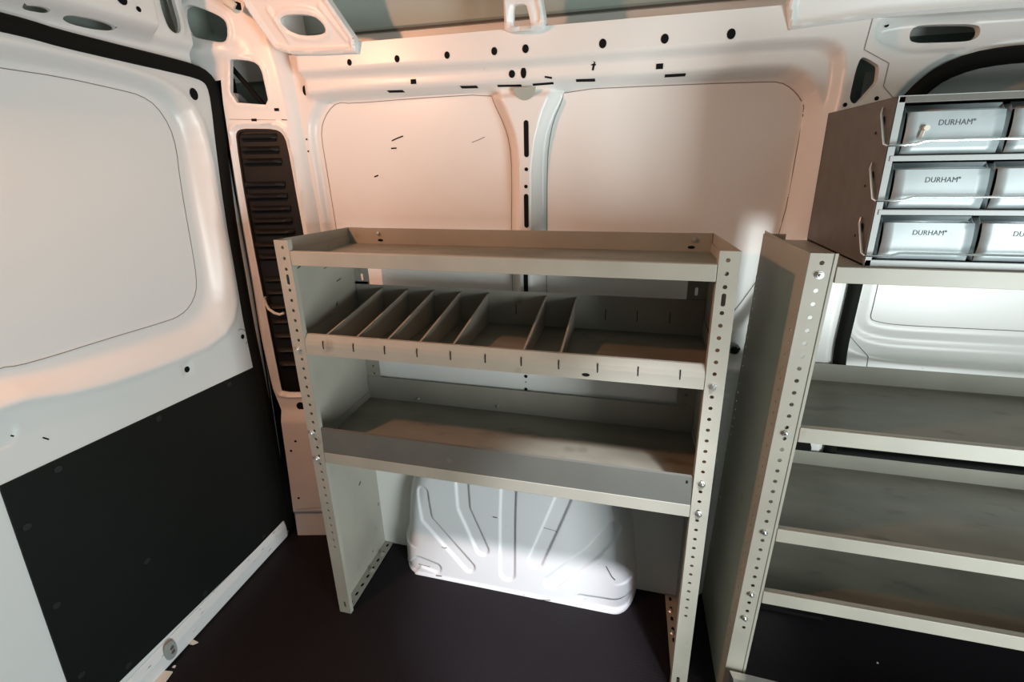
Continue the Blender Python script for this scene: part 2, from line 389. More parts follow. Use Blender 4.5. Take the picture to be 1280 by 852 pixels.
# ---- rear corner pillar with vent: ruled surface leaning with height
PZ = np.array([0, .37, .68, .98, 1.24, 1.47, 1.66, 1.9]); PYv = np.array([.231, .252, .269, .283, .290, .299, .296, .27])
ANG = math.radians(13)
def psurf(a, b, h):
    y0 = np.interp(b, PZ, PYv)
    return -.372+a*math.cos(ANG)+h*math.sin(ANG), y0+a*math.sin(ANG)-h*math.cos(ANG), b
P0 = Panel(psurf, lambda a, b: np.zeros_like(a), (.12, 1.2))
VENT = P0.flat([(293,172),(294,164),(301,160.5),(320,160.5),(342,161),(352,166),(358,180),(368,235),(380,300),(386,340),(392,400),(396,455),(397,485),(390,491),(352,491),(350,484),(341,440),(320.5,335),(304,245)], 0)
VENTc = chaikin(VENT, 1)
WIN = chaikin(P0.flat([(288,76),(292,74),(316,76),(326,84),(331,105),(336.5,131),(320,130),(288,127.5)], 0), 1)
OP2 = chaikin(P0.flat([(229,12),(233,7),(240,6),(262,14),(278,22),(284,30),(285,50),(280,54.5),(262,51),(240,46),(232,33)], 0), 1)
def edgeU(px): return P0.flat([px], 0)[0]
RE = [edgeU(p) for p in ((342,55),(352,85),(361,130),(373,200),(385,275),(392,330))]
def uR(b): return np.interp(b, [p[1] for p in RE][::-1], [p[0] for p in RE][::-1])
UEND = float(uR(1.2))
def pH(a, b):
    sv = sdf(a, b, VENTc)
    h = -.006*sm(-sv, -.012, -.002)+.0045*np.exp(-((sv-.015)/.004)**2)
    h = h+.003*np.exp(-((sdf(a, b, WIN)-.006)/.004)**2)+.004*np.exp(-((sdf(a, b, OP2)-.007)/.005)**2)
    e = np.clip((a-(uR(b)-.02))/.03, 0, 3)
    h = h-.028*e*e*.6
    h = h+.022*np.exp(-((b-.50)/.06)**2)*sm(-sv, -.2, -.02)*0+.014*sm(b, .53, .47)
    h = h-.010*sm(b, .115, .095)
    h = h-.03*sm(b, 1.64, 1.70)*0+.018*np.exp(-((b-1.655)/.022)**2)*sm(a, .12, .03)
    h = h-.02*sm(a, .012, -.02)*sm(b, 1.60, 1.55)
    return h
PP = Panel(psurf, pH, (.12, 1.2))
PLE = P0.flat([(276,100),(279,130),(286,175),(289,213),(296.5,288),(307,343),(320,400),(332,446),(341,485),(352,512),(364,597),(373,668)], 0)
PCL = [(-.078, 1.81), (-.078, 1.57)]+PLE+[(PLE[-1][0]+.004, -.01), (UEND+.08, -.01), (UEND+.08, 1.81)]
relief(PP.mb, psurf, pH, (-.080, UEND+.055, 0, 1.80), .0055, holes=[VENTc, WIN, OP2], depth=.014, clip=PCL)
ka = np.array([p[0] for p in PLE]); kb = np.array([p[1] for p in PLE]); PP.mb.quadgrid([list(zip(*psurf(ka, kb, pH(ka, kb)))), list(zip(*psurf(ka, kb, pH(ka, kb)-.004)))], 0)
for p, a, b in (((318,151),.008,.006),((346,137),.007,.004),((281.5,147.5),.006,.003)): spot(PP.mb, psurf, pH, PP.at(p), a, b, sq=True)
for q in ([(352,149.5),(359,150)], [(282,149),(345,150)], [(370,636),(401,634)]): PP.line(q, .0022 if q[0][0] == 352 else .0009)
for p, r in (((376,507),.015),((369.5,551),.0045),((364,563),.0045),((373.5,622),.0045)): PP.dot(p, r)
PP.mb.build('wall_corner', ['white','black'], kind='structure', smooth=True, angle=60)
# what shows behind the quarter window: a diagonal black strut and a pale bracket
def pp3(px, h):
    a, b = P0.flat([px], h)[0]; x, y, z = psurf(np.array([a]), np.array([b]), np.array([h])); return Vector((float(x[0]), float(y[0]), float(z[0])))
mb = MB(); mb.tube([pp3((284,78), -.035), pp3((334,136), -.035)], .0075, 8); o = mb.build('inner_strut', 'rubber', smooth=True)
tag(o, 'black diagonal strut behind the small triangular corner opening', 'strut')
mb = MB(); mb.prism([pp3(p, -.06) for p in ((289,130),(292,116),(298,117),(312,131))], (-.004,.012,0)); o = mb.build('inner_bracket', 'strut')
tag(o, 'pale grey bracket inside the corner opening, below the diagonal strut', 'bracket')

# ---- black vent panel
vent = MB()
vs = lambda px, h=-.012: pp3(px, h)
vp = [tuple(vs_) for vs_ in []]
a = np.array([p[0] for p in VENTc]); b = np.array([p[1] for p in VENTc])
ca_, cb_ = a.mean(), b.mean()
a2 = ca_+(a-ca_)*1.0; x, y, z = psurf(a2, b, np.full_like(a, -.010)); outer = list(zip(x, y, z))
vent.poly(outer, 0)
x, y, z = psurf(ca_+(a-ca_)*.93, cb_+(b-cb_)*.985, np.full_like(a, -.006)); inner = list(zip(x, y, z))
x, y, z = psurf(ca_+(a-ca_)*.985, cb_+(b-cb_)*.996, np.full_like(a, -.006)); mid = list(zip(x, y, z))
vent.quadgrid([outer+[outer[0]], mid+[mid[0]], inner+[inner[0]]], 0)
vo = empty('vent_panel', 'tall black slatted air vent panel in the white rear corner pillar', 'vent', (0,0,0))
vent.build('grille_frame', 'vent', vo, smooth=True, angle=30)
def slat_row(pxy, x0, x1, hh=.011):
    """one louvre: a sloping hooded blade over a dark slot"""
    g0 = P0.flat([(x0, pxy), (x1, pxy-1)], -.008); g1, g2 = g0
    s = MB(); N = 10
    rows = []
    for (db, h) in ((hh, -.008), (hh*.55, .002), (0, .006), (-hh*.25, .004), (-hh*.3, -.008)):
        r = []
        for k in range(N+1):
            t = k/N; aa = g1[0]+(g2[0]-g1[0])*t; bb = g1[1]+(g2[1]-g1[1])*t+db; e = min(1, min(t, 1-t)*8)
            X, Y, Z = psurf(np.array([aa]), np.array([bb]), np.array([-.008+(h+.008)*math.sqrt(e)])); r.append((float(X[0]), float(Y[0]), float(Z[0])))
        rows.append(r)
    s.quadgrid(rows, 0)
    ua = [(g1[0]+.004, g1[1]-hh*.3), (g2[0]-.004, g2[1]-hh*.3), (g2[0]-.004, g2[1]-hh*.85), (g1[0]+.004, g1[1]-hh*.85)]
    X, Y, Z = psurf(np.array([p[0] for p in ua]), np.array([p[1] for p in ua]), np.full(4, -.0045)); s.poly(list(zip(X, Y, Z)), 1)
    s.build('slat', ['vent','black'], vo, smooth=True, angle=50)
for y_, x0, x1 in ((172.5,301,346),(188,302,349),(203,304,352),(232,306,356),(246.5,308,359),(262,313,363),(277,315,365),(291,318,368),(307,319,371),(322,323,372),(350,330,376),(366,333,378),(384,336,380),(402,340,383),(420,343,386),(438,346,388),(455,349,390)):
    slat_row(y_, x0, x1)
mb = MB(); mb.tube([pp3(p, .004) for p in ((331,371),(332,379),(336,386),(343,391),(350,393),(355,391))], .0045, 8); mb.build('curved_catch', 'clip', vo, smooth=True)['label'] = 'pale curved catch'

# ---- rear door (left), inner face at x = -.41, relief towards +x
def dsurf(a, b, h): return -.415+h, a, b
L0 = Panel(dsurf, lambda a, b: np.zeros_like(a), (0., 1.2))
DP = L0.flat([(0,85),(75,96),(150,112.5),(175,119),(195,132),(212,158),(220,185),(224,220),(231,263),(240,313),(245,345),(245,365),(237,383),(225,394),(212,400),(125,426),(65,445),(22,457),(0,459)], 0)
DP = [(-.75, DP[0][1]+.01)]+DP+[(-.75, DP[-1][1]+.01)]
DPs = chaikin(DP, 1)
DB = L0.flat([(0,500),(100,487),(200,455),(270,425),(292,390),(285,340),(268,250),(258,190),(243,140),(215,112),(170,92),(80,70),(0,53)], .025)
DBs = chaikin([(-.75, DB[0][1])]+DB+[(-.75, DB[-1][1])], 1)
def doorH(a, b):
    s1 = sdf(a, b, DPs); s2_ = sdf(a, b, DBs)
    h = .0010*sm(s1, -.001, .002)
    t = np.clip(s1/(s1-s2_+1e-6), 0, 1)              # 0 at the seam, 1 at the outer bevel
    t = np.where(s2_ > 0, 1, np.where(s1 < 0, 0, t))
    h = h+.034*sm(t, .25, 1.0)
    h = h+.005*np.exp(-((s2_-.004)/.010)**2)
    h = h-.012*sm(a, .285, .315)*sm(b, .3, .6)
    for (c, rx, ry) in DIM:
        h = h-.004*sm(-np.maximum(np.abs(a-c[0])-rx, np.abs(b-c[1])-ry), -.002, .003)
    h = h-.004*sm(.030-np.hypot(a-CIR[0], b-CIR[1]), 0, .006)
    return h
DIM = [(L0.flat([(233.5,461.5)], .034)[0], .014, .019)]
CIR = L0.flat([(-2,543)], .034)[0]
LD = Panel(dsurf, doorH, (0., 1.))
tl = (.33, 1.62)
EDGE = L0.flat([(364,700),(360,655),(346,560),(331,460),(312,350),(294,250),(283,180),(276,130),(270,103),(255,90),(225,82),(150,63),(75,47),(0,30)], .02)
CLIP = [(.16,-.02)]+[(p[0]-.004, p[1]-.004) for p in EDGE][1:]+[(-.75, 1.60), (-.75, -.02)]
relief(LD.mb, dsurf, doorH, (-.70, .345, .0, 1.63), .0065, clip=CLIP)
ribbon(LD.mb, dsurf, doorH, DPs[1:-1], .0018, 1, sub=2)
for p, a, b in (((242,117.5),.013,.016),((303,420.5),.0065,.008),((233.5,461.5),.008,.009)): LD.dot(p, a, b, mi=2)
for q, w in (([(53,546.5),(61,549)],.003), ([(13,544),(17,545)],.003)): LD.line(q, w, mi=2)
LD.line([(297,413),(300,411),(305,412),(309,417),(310,424),(307,430)], .002, mi=1)
door1 = LD.mb.build('door_1', ['doorwhite','seam','black'], kind='structure', smooth=True, angle=60)
# black board on the lower door
bd = L0.flat([(0,608),(318,459),(324,464),(356,650),(352,658),(320,686.5),(150,852)], .040)
bl = L0.flat([(0,608),(85,852)], .040)
k = (bl[1][0]-bl[0][0])/(bl[1][1]-bl[0][1])
bot = bd[-1]; d_ = (bd[-1][0]-bd[-2][0], bd[-1][1]-bd[-2][1])
t = 1.2; bot2 = (bd[-1][0]+d_[0]*.35, bd[-1][1]+d_[1]*.35)
xb = bl[0][0]+k*(bot2[1]-bl[0][1])
brd = [bl[0]]+bd[1:-1]+[bd[-1], (xb, bot2[1])]
mb = MB(); mb.prism([(-.415+.034, p[0], p[1]) for p in brd], (.005,0,0)); board = mb.build('lower_board', 'board', door1, bevel=.001)
for p in ((72,586),(198,523),(286,480),(33,658),(70,756),(101,843),(160,831),(256,741),(329,670),(183,701)):
    c = on(*p, 0, -.376); s = MB()
    s.tube([(-.3765, c[1], c[2]), (-.3735, c[1], c[2])], .0075, 12); s.build('screw', 'screw', board)
# scuffed white strip along the bottom of the door
st = L0.flat([(357,655),(360,664),(355,672),(300,726),(205,818)], .045); sb_ = L0.flat([(357,668),(275,762),(235,806),(200,838)], .045)
mb = MB()
yA = .222; yB = -.62
mb.prism([(-.412,yB,.004),(-.370,yB,.004),(-.370,yB,.050),(-.376,yB,.080),(-.412,yB,.080)], (0,yA-yB,0))
mb.build('bottom_rail', 'sill', door1, bevel=.006)

# ---- rubber seal round the rear door
ctr = [(-40,18),(0,27),(40,37),(75,48),(150,66),(212,80.5),(245,89),(258,96),(266,107),(271,128),(277.5,187),(284,240),(291,290),(304,363),(313,413),(325,470),(335,520),(343,560),(354,620),(361,660)]
pts = [on(x_, y_, 0, -.378) for x_, y_ in ctr]
pp_ = chaikin([(p[1], p[2]) for p in pts], 1, False)
mb = MB(); rows = []
for i, p in enumerate(pp_):
    a = pp_[max(i-1,0)]; b = pp_[min(i+1, len(pp_)-1)]; tx, tz = b[0]-a[0], b[1]-a[1]; l = math.hypot(tx, tz); n = (-tz/l, tx/l)
    rows.append([(-.380+.012*math.sin(2*PI*k/14), p[0]+n[0]*.0185*math.cos(2*PI*k/14), p[1]+n[1]*.0185*math.cos(2*PI*k/14)) for k in range(14)])
mb.quadgrid(rows, 0, close=True)
o = mb.build('rubber_seal', 'rubber', smooth=True); tag(o, 'thick black rubber seal framing the white rear door at left', 'seal')
# door jamb between seal and pillar (dark, recessed)
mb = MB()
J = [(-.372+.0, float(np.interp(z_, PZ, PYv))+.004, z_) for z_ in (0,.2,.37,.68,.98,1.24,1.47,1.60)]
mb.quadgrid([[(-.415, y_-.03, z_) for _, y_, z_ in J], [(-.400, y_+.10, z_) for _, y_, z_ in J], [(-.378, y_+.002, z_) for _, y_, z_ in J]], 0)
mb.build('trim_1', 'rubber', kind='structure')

# ---- header above the rear door
def hsurf(a, b, h): return -.402+h, a, b
HD0 = Panel(hsurf, lambda a, b: np.zeros_like(a), (0., 1.66))
OP1 = chaikin(HD0.flat([(198,-8),(201,18),(205,33),(212,41),(219,42.5),(222.5,38),(222,18),(216,-8)], .01), 1)
SL1 = chaikin(HD0.flat([(91,19.5),(95,17.5),(110,20),(135,26),(152,32),(155,35.5),(150,37),(128,34),(105,28),(94,23)], .045), 1)
SL2 = chaikin(HD0.flat([(40.5,6.5),(44,5),(60,7),(71,10.5),(74,13),(70,15),(56,12.5),(44,9.5)], .045), 1)
def hH(a, b):
    e = sm(a, .150, .132)
    box = .062*sm(b, 1.636, 1.684)*e
    return box+.020*sm(b, 1.640, 1.668)*(1-e)-.01*sm(b, 1.69, 1.76)*(1-e)+.004*np.exp(-((sdf(a, b, OP1)-.007)/.005)**2)
HD = Panel(hsurf, hH, (0., 1.66))
relief(HD.mb, hsurf, hH, (-.80, .258, 1.585, 1.83), .0055, holes=[OP1, SL1, SL2], depth=.010)
HD.dot((173,11.5), .006); 
for p in ((152,-1),): HD.dot(p, .012)
HD.mb.build('wall_left', ['white','black'], kind='structure', smooth=True, angle=60)

# ---- roof, with its seam step, and the frame members that rise from the rail
mb = MB()
prof = [(.462,1.60),(.462,1.705),(.455,1.7055),(.455,1.712),(.448,1.716),(.440,1.80),(.40,1.87),(.30,1.915),(.1,1.935),(-.5,1.945),(-1.1,1.935),(-1.35,1.90),(-1.46,1.82),(-1.50,1.72)]
xs = np.linspace(-.50, 2.64, 40)
for i in range(len(prof)-1):
    (y0,z0),(y1,z1) = prof[i], prof[i+1]; mi = 1 if i == 0 else (2 if i == 2 else 0)
    mb.quadgrid([[(x_, y0, z0) for x_ in xs], [(x_, y1, z1) for x_ in xs]], mi)
mb.build('ceiling', ['roof','white','line'], kind='structure', smooth=True, angle=30)
# rail top: the ledge that closes the rail box
mb = MB(); 
mb.quadgrid([[(-.15,.3122,1.6425),(2.35,.3122,1.6425)],[(-.15,.3122,1.649),(2.35,.3122,1.649)],[(-.15,.461,1.652),(2.35,.461,1.652)]]); mb.build('trim_2', 'white', kind='structure')
def plate(name, label, cat, px, y0, lean, thick, hole=None, rim=True, mats='white', ribs=()):
    """pressed plate standing on the rail: outline traced on a plane leaning inwards, cut with one opening"""
    def sf(a, b, h): return a, y0-lean*(b-1.62)-h, b
    pn = Panel(sf, lambda a, b: np.zeros_like(a), (.3, 1.68))
    out = pn.flat(px, 0); hl = chaikin(pn.flat(hole, 0), 1) if hole else None; rb_ = [pn.flat(q_, 0) for q_ in ribs]
    def h(a, b):
        r = .010*np.exp(-((sdf(a, b, out)+.006)/.006)**2)
        if hl: r = r+.006*np.exp(-((sdf(a, b, hl)-.008)/.006)**2)
        for q_ in rb_: r = r+.006*sm(-seg_sd(a, b, q_, .005), -.004, .003)
        return r
    q = MB(); xs_ = [p[0] for p in out]; zs = [p[1] for p in out]
    relief(q, sf, h, (min(xs_)-.005, max(xs_)+.005, min(zs)-.005, max(zs)+.005), .0045, holes=[hl] if hl else [], depth=.012, clip=out)
    a = np.array([p[0] for p in out]+[out[0][0]]); b = np.array([p[1] for p in out]+[out[0][1]]); hh = h(a, b)
    q.quadgrid([list(zip(*sf(a, b, hh))), list(zip(*sf(a, b, hh-thick)))], 0)
    ob = q.build(name, mats, smooth=True, angle=60)
    if label: tag(ob, label, cat)
    else: ob['kind'] = 'structure'
    return ob
plate('roof_gusset', 'white corner gusset plate with a large oval opening, above the rear corner of the rail', 'gusset',
      [(288,-45),(306,5),(322,30),(345,62),(365,68),(400,68),(446,66),(443,48),(425,22),(408,-3),(385,-45)], .305, .35, .03,
      ribs=([(336,13),(362,52)], [(400,8),(434,50)]), hole=[(350,24),(356,19),(372,17.5),(392,19.5),(404,29),(408.5,40),(400,44),(378,45),(362,39),(353,31)])
plate('roof_bow', 'white upright roof bow end with a four-sided opening, standing on the middle of the rail', 'roof bow',
      [(628,-45),(630,0),(631,38),(640,41),(665,40),(676,36),(681,28),(678,8),(668,-45)], .305, .30, .05,
      hole=[(642,7),(645,5.5),(656,5),(659,8),(664,32),(661,33.5),(645,34),(642,31)])
plate('trim_3', None, None, [(985,38),(984,10),(988,-5),(986,-45),(1500,-60),(1500,5),(1280,10),(1100,22)], .309, .25, .03)
# small holes of the rear corner roof
mb = MB()
for p in ((653,23),): pass
c1 = on(291, 6, 1, .26)
mb.tube([c1+np.array((-.018,0,.012)), c1+np.array((.0,0,.0)), c1+np.array((.012,0,-.010))], .013, 10)
mb.box(tuple(c1+np.array((.004,-.006,-.012))), tuple(c1+np.array((.020,.006,.004))), 1)
o = mb.build('plastic_cap', ['clip','black'], smooth=True); tag(o, 'small cream plastic cap at the ceiling above the rear corner opening', 'cap')

# ---- wheel arch
AX = [(.098,-.02),(.100,.03),(.112,.15),(.128,.30),(.16,.40),(.24,.46),(.40,.485),(.62,.485),(.78,.46),(.855,.40),(.885,.30),(.902,.15),(.908,.03),(.910,-.02)]
AXs = chaikin(AX, 1)
def asurf(a, b, h): return a, .345-h, b
def aBase(a, b):
    s = -sdf(a, b, AXs); s = np.where(b < .1, np.maximum(s, np.minimum(a-.098, .909-a)), s)
    t = np.clip(s/.085, 0, 1); f = np.sqrt(np.clip(1-(1-t)**2.4, 0, 1))
    dep = .168-.10*np.clip(b, 0, 1)-.25*np.clip(b-.28, 0, 1)**1.3
    return dep*f+.004*sm(b, .012, .002)*sm(s, 0, .01)
A0 = Panel(asurf, aBase, (.5, .2))
def cp(x_, y_): return (480+x_/3.459, 590+y_/3.459)
RIBS = [([(540,40),(533,440)],.026), ([(335,20),(345,160),(425,335)],.0225), ([(166,90),(185,205),(368,410)],.0205), ([(90,370),(150,385),(225,415)],.019),
        ([(785,90),(655,385)],.0245), ([(990,250),(900,350),(722,480)],.0235), ([(852,552),(1050,552)],.0195)]
RB = [([A0.at(cp(*p)) for p in pts_], r) for pts_, r in RIBS]
def archH(a, b):
    h = aBase(a, b)
    for pts_, r in RB: h = h-.0062*sm(-seg_sd(a, b, pts_, r), -.002, .0045)
    return h
AR = Panel(asurf, archH, (.5, .2))
relief(AR.mb, asurf, archH, (.09, .918, .0, .49), .0033)
for q, w in (([(318,484),(350,490),(392,498)],.002), ([(420,508),(480,518)],.0012), ([(655,548),(720,552)],.0022), ([(680,560),(728,566)],.0028), ([(960,405),(985,450),(1000,465)],.003), ([(250,322),(272,325)],.002), ([(88,290),(92,330),(86,380)],.003), ([(690,238),(748,258)],.0014), ([(225,445),(250,448)],.003), ([(150,395),(200,408)],.002), ([(470,192),(490,196)],.003)):
    AR.line([cp(*p) for p in q], w)
o = AR.mb.build('wheel_arch', ['arch','line'], smooth=True, angle=60)
tag(o, 'white pressed metal wheel arch with radiating ribs and black scuffs, under the first shelving unit', 'wheel arch')

# ---- floor, far walls that close the cargo space, side doorway for daylight
mb = MB(); mb.quadgrid([[(-.50,-1.55,0),(2.65,-1.55,0)],[(-.50,.345,0),(2.65,.345,0)]]); mb.v = mb.v
fl = mb.build('floor', 'floor', kind='structure')
mb = MB()
mb.box((-.50,.475,-.05),(2.65,.485,1.70)); mb.build('wall_outer', 'roof', kind='structure')
mb = MB(); mb.box((-.51,-1.55,-.05),(-.497,.47,1.95)); mb.build('wall_rear', 'roof', kind='structure')
mb = MB()
mb.box((-.50,-1.53,0),(.95,-1.49,1.85)); mb.box((2.60,-1.53,0),(2.65,-1.49,1.85)); mb.box((.95,-1.53,1.55),(2.60,-1.49,1.85)); mb.build('wall_near', 'board', kind='structure')
mb = MB(); mb.box((2.62,-1.53,0),(2.66,.47,1.93)); mb.build('wall_right', 'board', kind='structure')

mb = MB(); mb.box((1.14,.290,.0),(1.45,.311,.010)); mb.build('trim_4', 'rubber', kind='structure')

# ================================================================ SHELVING
PITCH = .0263
def holed_strip(mb, w, z0, z1, f, hx, spec, mi=0, hole_r=.0036, cell=0):
    """flat strip (0..w) x (z0..z1) mapped by f(a, b); spec = list of (z, half length) of the holes at a = hx"""
    spec = sorted([s for s in spec if z0+.012 < s[0] < z1-.012]); cur = z0
    def rect(b0, b1):
        if b1-b0 > 1e-5: mb.poly([f(0, b0), f(w, b0), f(w, b1), f(0, b1)], mi)
    for zc, hl in spec:
        half = cell or hole_r+hl+.003; b0, b1 = zc-half, zc+half
        if b0 < cur-1e-6: continue
        rect(cur, b0)
        n = 4; hole = []; sq = []
        for k in range(16):
            t = 2*PI*(k+.5)/16; ca, sa = math.cos(t), math.sin(t)
            hole.append((hx+hole_r*ca, zc+(hl if sa > 0 else -hl)+hole_r*sa))
            # matching point on the rectangle border
            mx = (w-hx) if ca > 0 else hx; my = half
            s = min(mx/abs(ca) if abs(ca) > 1e-6 else 9, my/abs(sa) if abs(sa) > 1e-6 else 9)
            sq.append((hx+ca*s, zc+sa*s))
        for k in range(16):
            j = (k+1) % 16
            mb.poly([f(*hole[k]), f(*sq[k]), f(*sq[j]), f(*hole[j])], mi)
            # corner fill
            (xa, ya), (xb_, yb) = sq[k], sq[j]
            if abs(xa-xb_) > 1e-6 and abs(ya-yb) > 1e-6:
                cxn = w if max(xa, xb_) > w-1e-6 else 0.; cyn = b1 if max(ya, yb) > b1-1e-6 else b0
                mb.poly([f(xa, ya), f(cxn, cyn), f(xb_, yb)], mi)
        cur = b1
    rect(cur, z1)
def bolt(parent, c, n=(0,-1,0), r=.0062):
    c = Vector(c); n = Vector(n); s = MB()
    s.tube([c, c+n*.0012], r*1.25, 14); s.tube([c+n*.0012, c+n*.0050], r, 6); s.tube([c+n*.005, c+n*.0085], r*.45, 8)
    return s.build('bolt', 'zinc', parent, smooth=True, angle=30)
TS = .0014
def end_panel(par, x0, sgn, H, D, lean=0., bolts=(), web_holes=False, groove=False, foot=True, marks=()):
    """bent sheet end panel; sgn = +1 when its flanges turn towards +x"""
    X = lambda x_, z_: x0+sgn*x_+lean*z_
    HR = H-.0115
    spec = []
    z = H-.0175
    while z > .235: spec.append((z, 0)); z -= PITCH
    spec = [(a, b) for a, b in spec if abs(a-1.074) > .004]; spec.append((1.074, .009 if not groove else 0)); spec.append((.034, .008))
    e = MB()
    # web, with rows of small holes beside the folds when seen from outside
    if web_holes:
        f = lambda a, b: (X(0, b), a, b)
        holed_strip(e, .030, 0, H, f, .020, [(s[0]-.06, s[1]*0) for s in spec if s[0] < 1.08], hole_r=.0028)
        g = lambda a, b: (X(0, b), D-.03+a, b)
        holed_strip(e, .030, 0, HR, g, .012, [(s[0]-.05, 0) for s in spec if s[0] < 1.12], hole_r=.0022)
        for zc in np.linspace(0, H, 2)[:-1]: e.poly([(X(0,0), .03, 0), (X(0,H), .03, H), (X(0,HR), D-.03, HR), (X(0,0), D-.03, 0)])
    else:
        e.poly([(X(0,0), 0, 0), (X(0,H), 0, H), (X(0,HR), D, HR), (X(0,0), D, 0)])
    # rear flange
    rs = [(H-.07-PITCH*k, 0) for k in range(0, 42) if k not in (3,4,5)]+[(H-.164+.0, .007)]
    holed_strip(e, .050, 0, HR, lambda a, b: (X(a, b), D, b), .027, rs, hole_r=.0040)
    # foot flange with bolt holes
    if foot:
        holed_strip(e, .034, 0, D, lambda a, b: (X(a, 0), b, .0032), .019, [(.03+.033*k, .003) for k in range(9)], hole_r=.0042, cell=.0165)
    for (u_, v_, w_, h_) in marks: e.poly([(X(.0012, v_), u_, v_), (X(.0012, v_), u_+w_, v_+h_*.4), (X(.0012, v_), u_+w_*1.1, v_+h_), (X(.0012, v_), u_+w_*.1, v_+h_*.6)], 1)
    ep = e.build('end_panel', ['steel','line'], par, solid=TS)
    if foot:
        for yy in (.035+.033*3.5, .035+.033*5.6): bolt(ep, (X(.022, 0), yy, .0040), (0,0,1), .006)
    p = MB()
    holed_strip(p, .038, 0, H, lambda a, b: (X(a, b), 0, b), .0215, spec, hole_r=.0042)
    # edge returns of the post: a shallow fold along the inner edge
    p.quadgrid([[(X(.038,0),0,0),(X(.038,H),0,H)],[(X(.0385,0),.012,0),(X(.0385,H),.012,H)]])
    if groove:
        p.quadgrid([[(X(.0385,0),.004,0),(X(.0385,H),.004,H)],[(X(.041,0),.001,0),(X(.041,H),.001,H)],[(X(.046,0),.001,0),(X(.046,H),.001,H)]])
    po = p.build('front_post', 'steel', par, solid=TS)
    for z_, side in bolts: bolt(po, (X(.0215+side, z_), -.0008, z_))
    return ep, po
def shelf_pan(par, name, x0, x1, D, zf, lipf, lipb, y0=.0012, ups=True, mats='steel', fdown=0., leanx=0.):
    """tray: floor at zf, front lip lipf=(bottom, top), back lip top lipb"""
    s = MB(); y1 = D-.0015
    f0, f1 = lipf
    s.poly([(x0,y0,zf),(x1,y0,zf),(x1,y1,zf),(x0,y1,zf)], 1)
    s.poly([(x0,y0,f0),(x1,y0,f0),(x1,y0,f1),(x0,y0,f1)])
    if f1 > zf+.002:
        s.quadgrid([[(x0,y0,f1),(x1,y0,f1)],[(x0,y0+.007,f1),(x1,y0+.007,f1)],[(x0,y0+.007,f1-.008),(x1,y0+.007,f1-.008)]])
    if f0 < zf-.002: s.quadgrid([[(x0,y0,f0),(x1,y0,f0)],[(x0,y0+.012,f0),(x1,y0+.012,f0)]])
    s.poly([(x0,y1,zf),(x1,y1,zf),(x1,y1,lipb),(x0,y1,lipb)])
    for x_, sg in ((x0, 1), (x1, -1)):
        s.poly([(x_,y0,zf),(x_,y1,zf),(x_,y1,zf+.022),(x_,y0,zf+.022)])
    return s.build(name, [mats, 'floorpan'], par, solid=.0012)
H = 1.17; Dp = .300; Wd = 1.027
u1 = empty('shelving_unit', 'beige steel shelving unit with divided middle tray, standing over the wheel arch', 'shelving unit', (0,0,0), None)
MK = []
for (px_, w_, h_) in (((421,352),.020,.006),((421,383),.006,.014),((449,607),.010,.010),((473,632),.003,.012),((423,548),.004,.008),((372,336),.012,.007),((405,336),.012,.003),((466,690),.003,.006)):
    q_ = on(*px_, 0, .0015); MK.append((q_[1], q_[2], w_, h_))
end_panel(u1, 0., 1, H, Dp, marks=MK, bolts=((.891,-.004),(.646,-.008),(.565,-.006)))
end_panel(u1, Wd, -1, H, Dp, bolts=((.887,0),(.648,-.001),(.568,-.002)))
IX0, IX1 = .0395, Wd-.0395
ts = shelf_pan(u1, 'top_shelf', .0025, Wd-.0025, Dp, 1.111, (1.110,1.143), 1.158, y0=.004)
# trim the front lip visually between posts by a thin facing
mb = MB(); mb.box((IX0,-.0008,1.1095),(IX1,.0032,1.1435)); fb = mb.build('front_lip', 'steel', ts, bevel=.001)
for x_, z_ in ((.10,1.138),(Wd-.045,1.138)): bolt(ts, (x_, Dp-.003, z_+.004), (0,-1,0), .005)
for x_, z_ in ((.105,1.122),(Wd-.05,1.122)):
    s = MB(); s.disc((x_,Dp-.0025,z_),(0,-1,0),.009,0,asp=.45); s.build('slot', 'black', ts)
# middle tray with dividers
TZ = .884
tr = MB()
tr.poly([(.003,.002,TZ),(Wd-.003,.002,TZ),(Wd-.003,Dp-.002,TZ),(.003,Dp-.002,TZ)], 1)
tr.quadgrid([[(IX0,-.001,.8795),(IX1,-.001,.8795)],[(IX0,-.001,.9055),(IX1,-.001,.9055)],[(IX0,.001,.916),(IX1,.001,.916)],[(IX0,.008,.931),(IX1,.008,.931)],[(IX0,.0135,.9315),(IX1,.0135,.9315)],[(IX0,.0135,.925),(IX1,.0135,.925)]])
tr.quadgrid([[(IX0,-.001,.8795),(IX1,-.001,.8795)],[(IX0,.010,.8795),(IX1,.010,.8795)]])
tr.quadgrid([[(.003,Dp-.002,TZ),(Wd-.003,Dp-.002,TZ)],[(.003,Dp-.002,.984),(Wd-.003,Dp-.002,.984)],[(.003,Dp-.008,.985),(Wd-.003,Dp-.008,.985)]])
for x_ in (.003, Wd-.003): tr.poly([(x_,.002,TZ),(x_,Dp-.002,TZ),(x_,Dp-.002,TZ+.05),(x_,.012,TZ+.03)])
SL = [.0915+.0848*k for k in range(11)]
for x_ in SL:
    tr.poly([(x_-.0010,-.0019,.898),(x_+.0010,-.0019,.898),(x_+.0010,-.0019,.912),(x_-.0010,-.0019,.912)], 2)
    tr.poly([(x_-.0010,-.0012,.912),(x_+.0010,-.0012,.912),(x_+.0010,.0002,.919),(x_-.0010,.0002,.919)], 2)
    tr.poly([(x_-.0009,Dp-.0031,.915),(x_+.0009,Dp-.0031,.915),(x_+.0009,Dp-.0031,.945),(x_-.0009,Dp-.0031,.945)], 2)
tr.disc((.745,-.0020,.890),(0,-1,0),.0085,2,asp=.45)
tro = tr.build('middle_tray', ['steel','floorpan','black'], u1, solid=.0011)
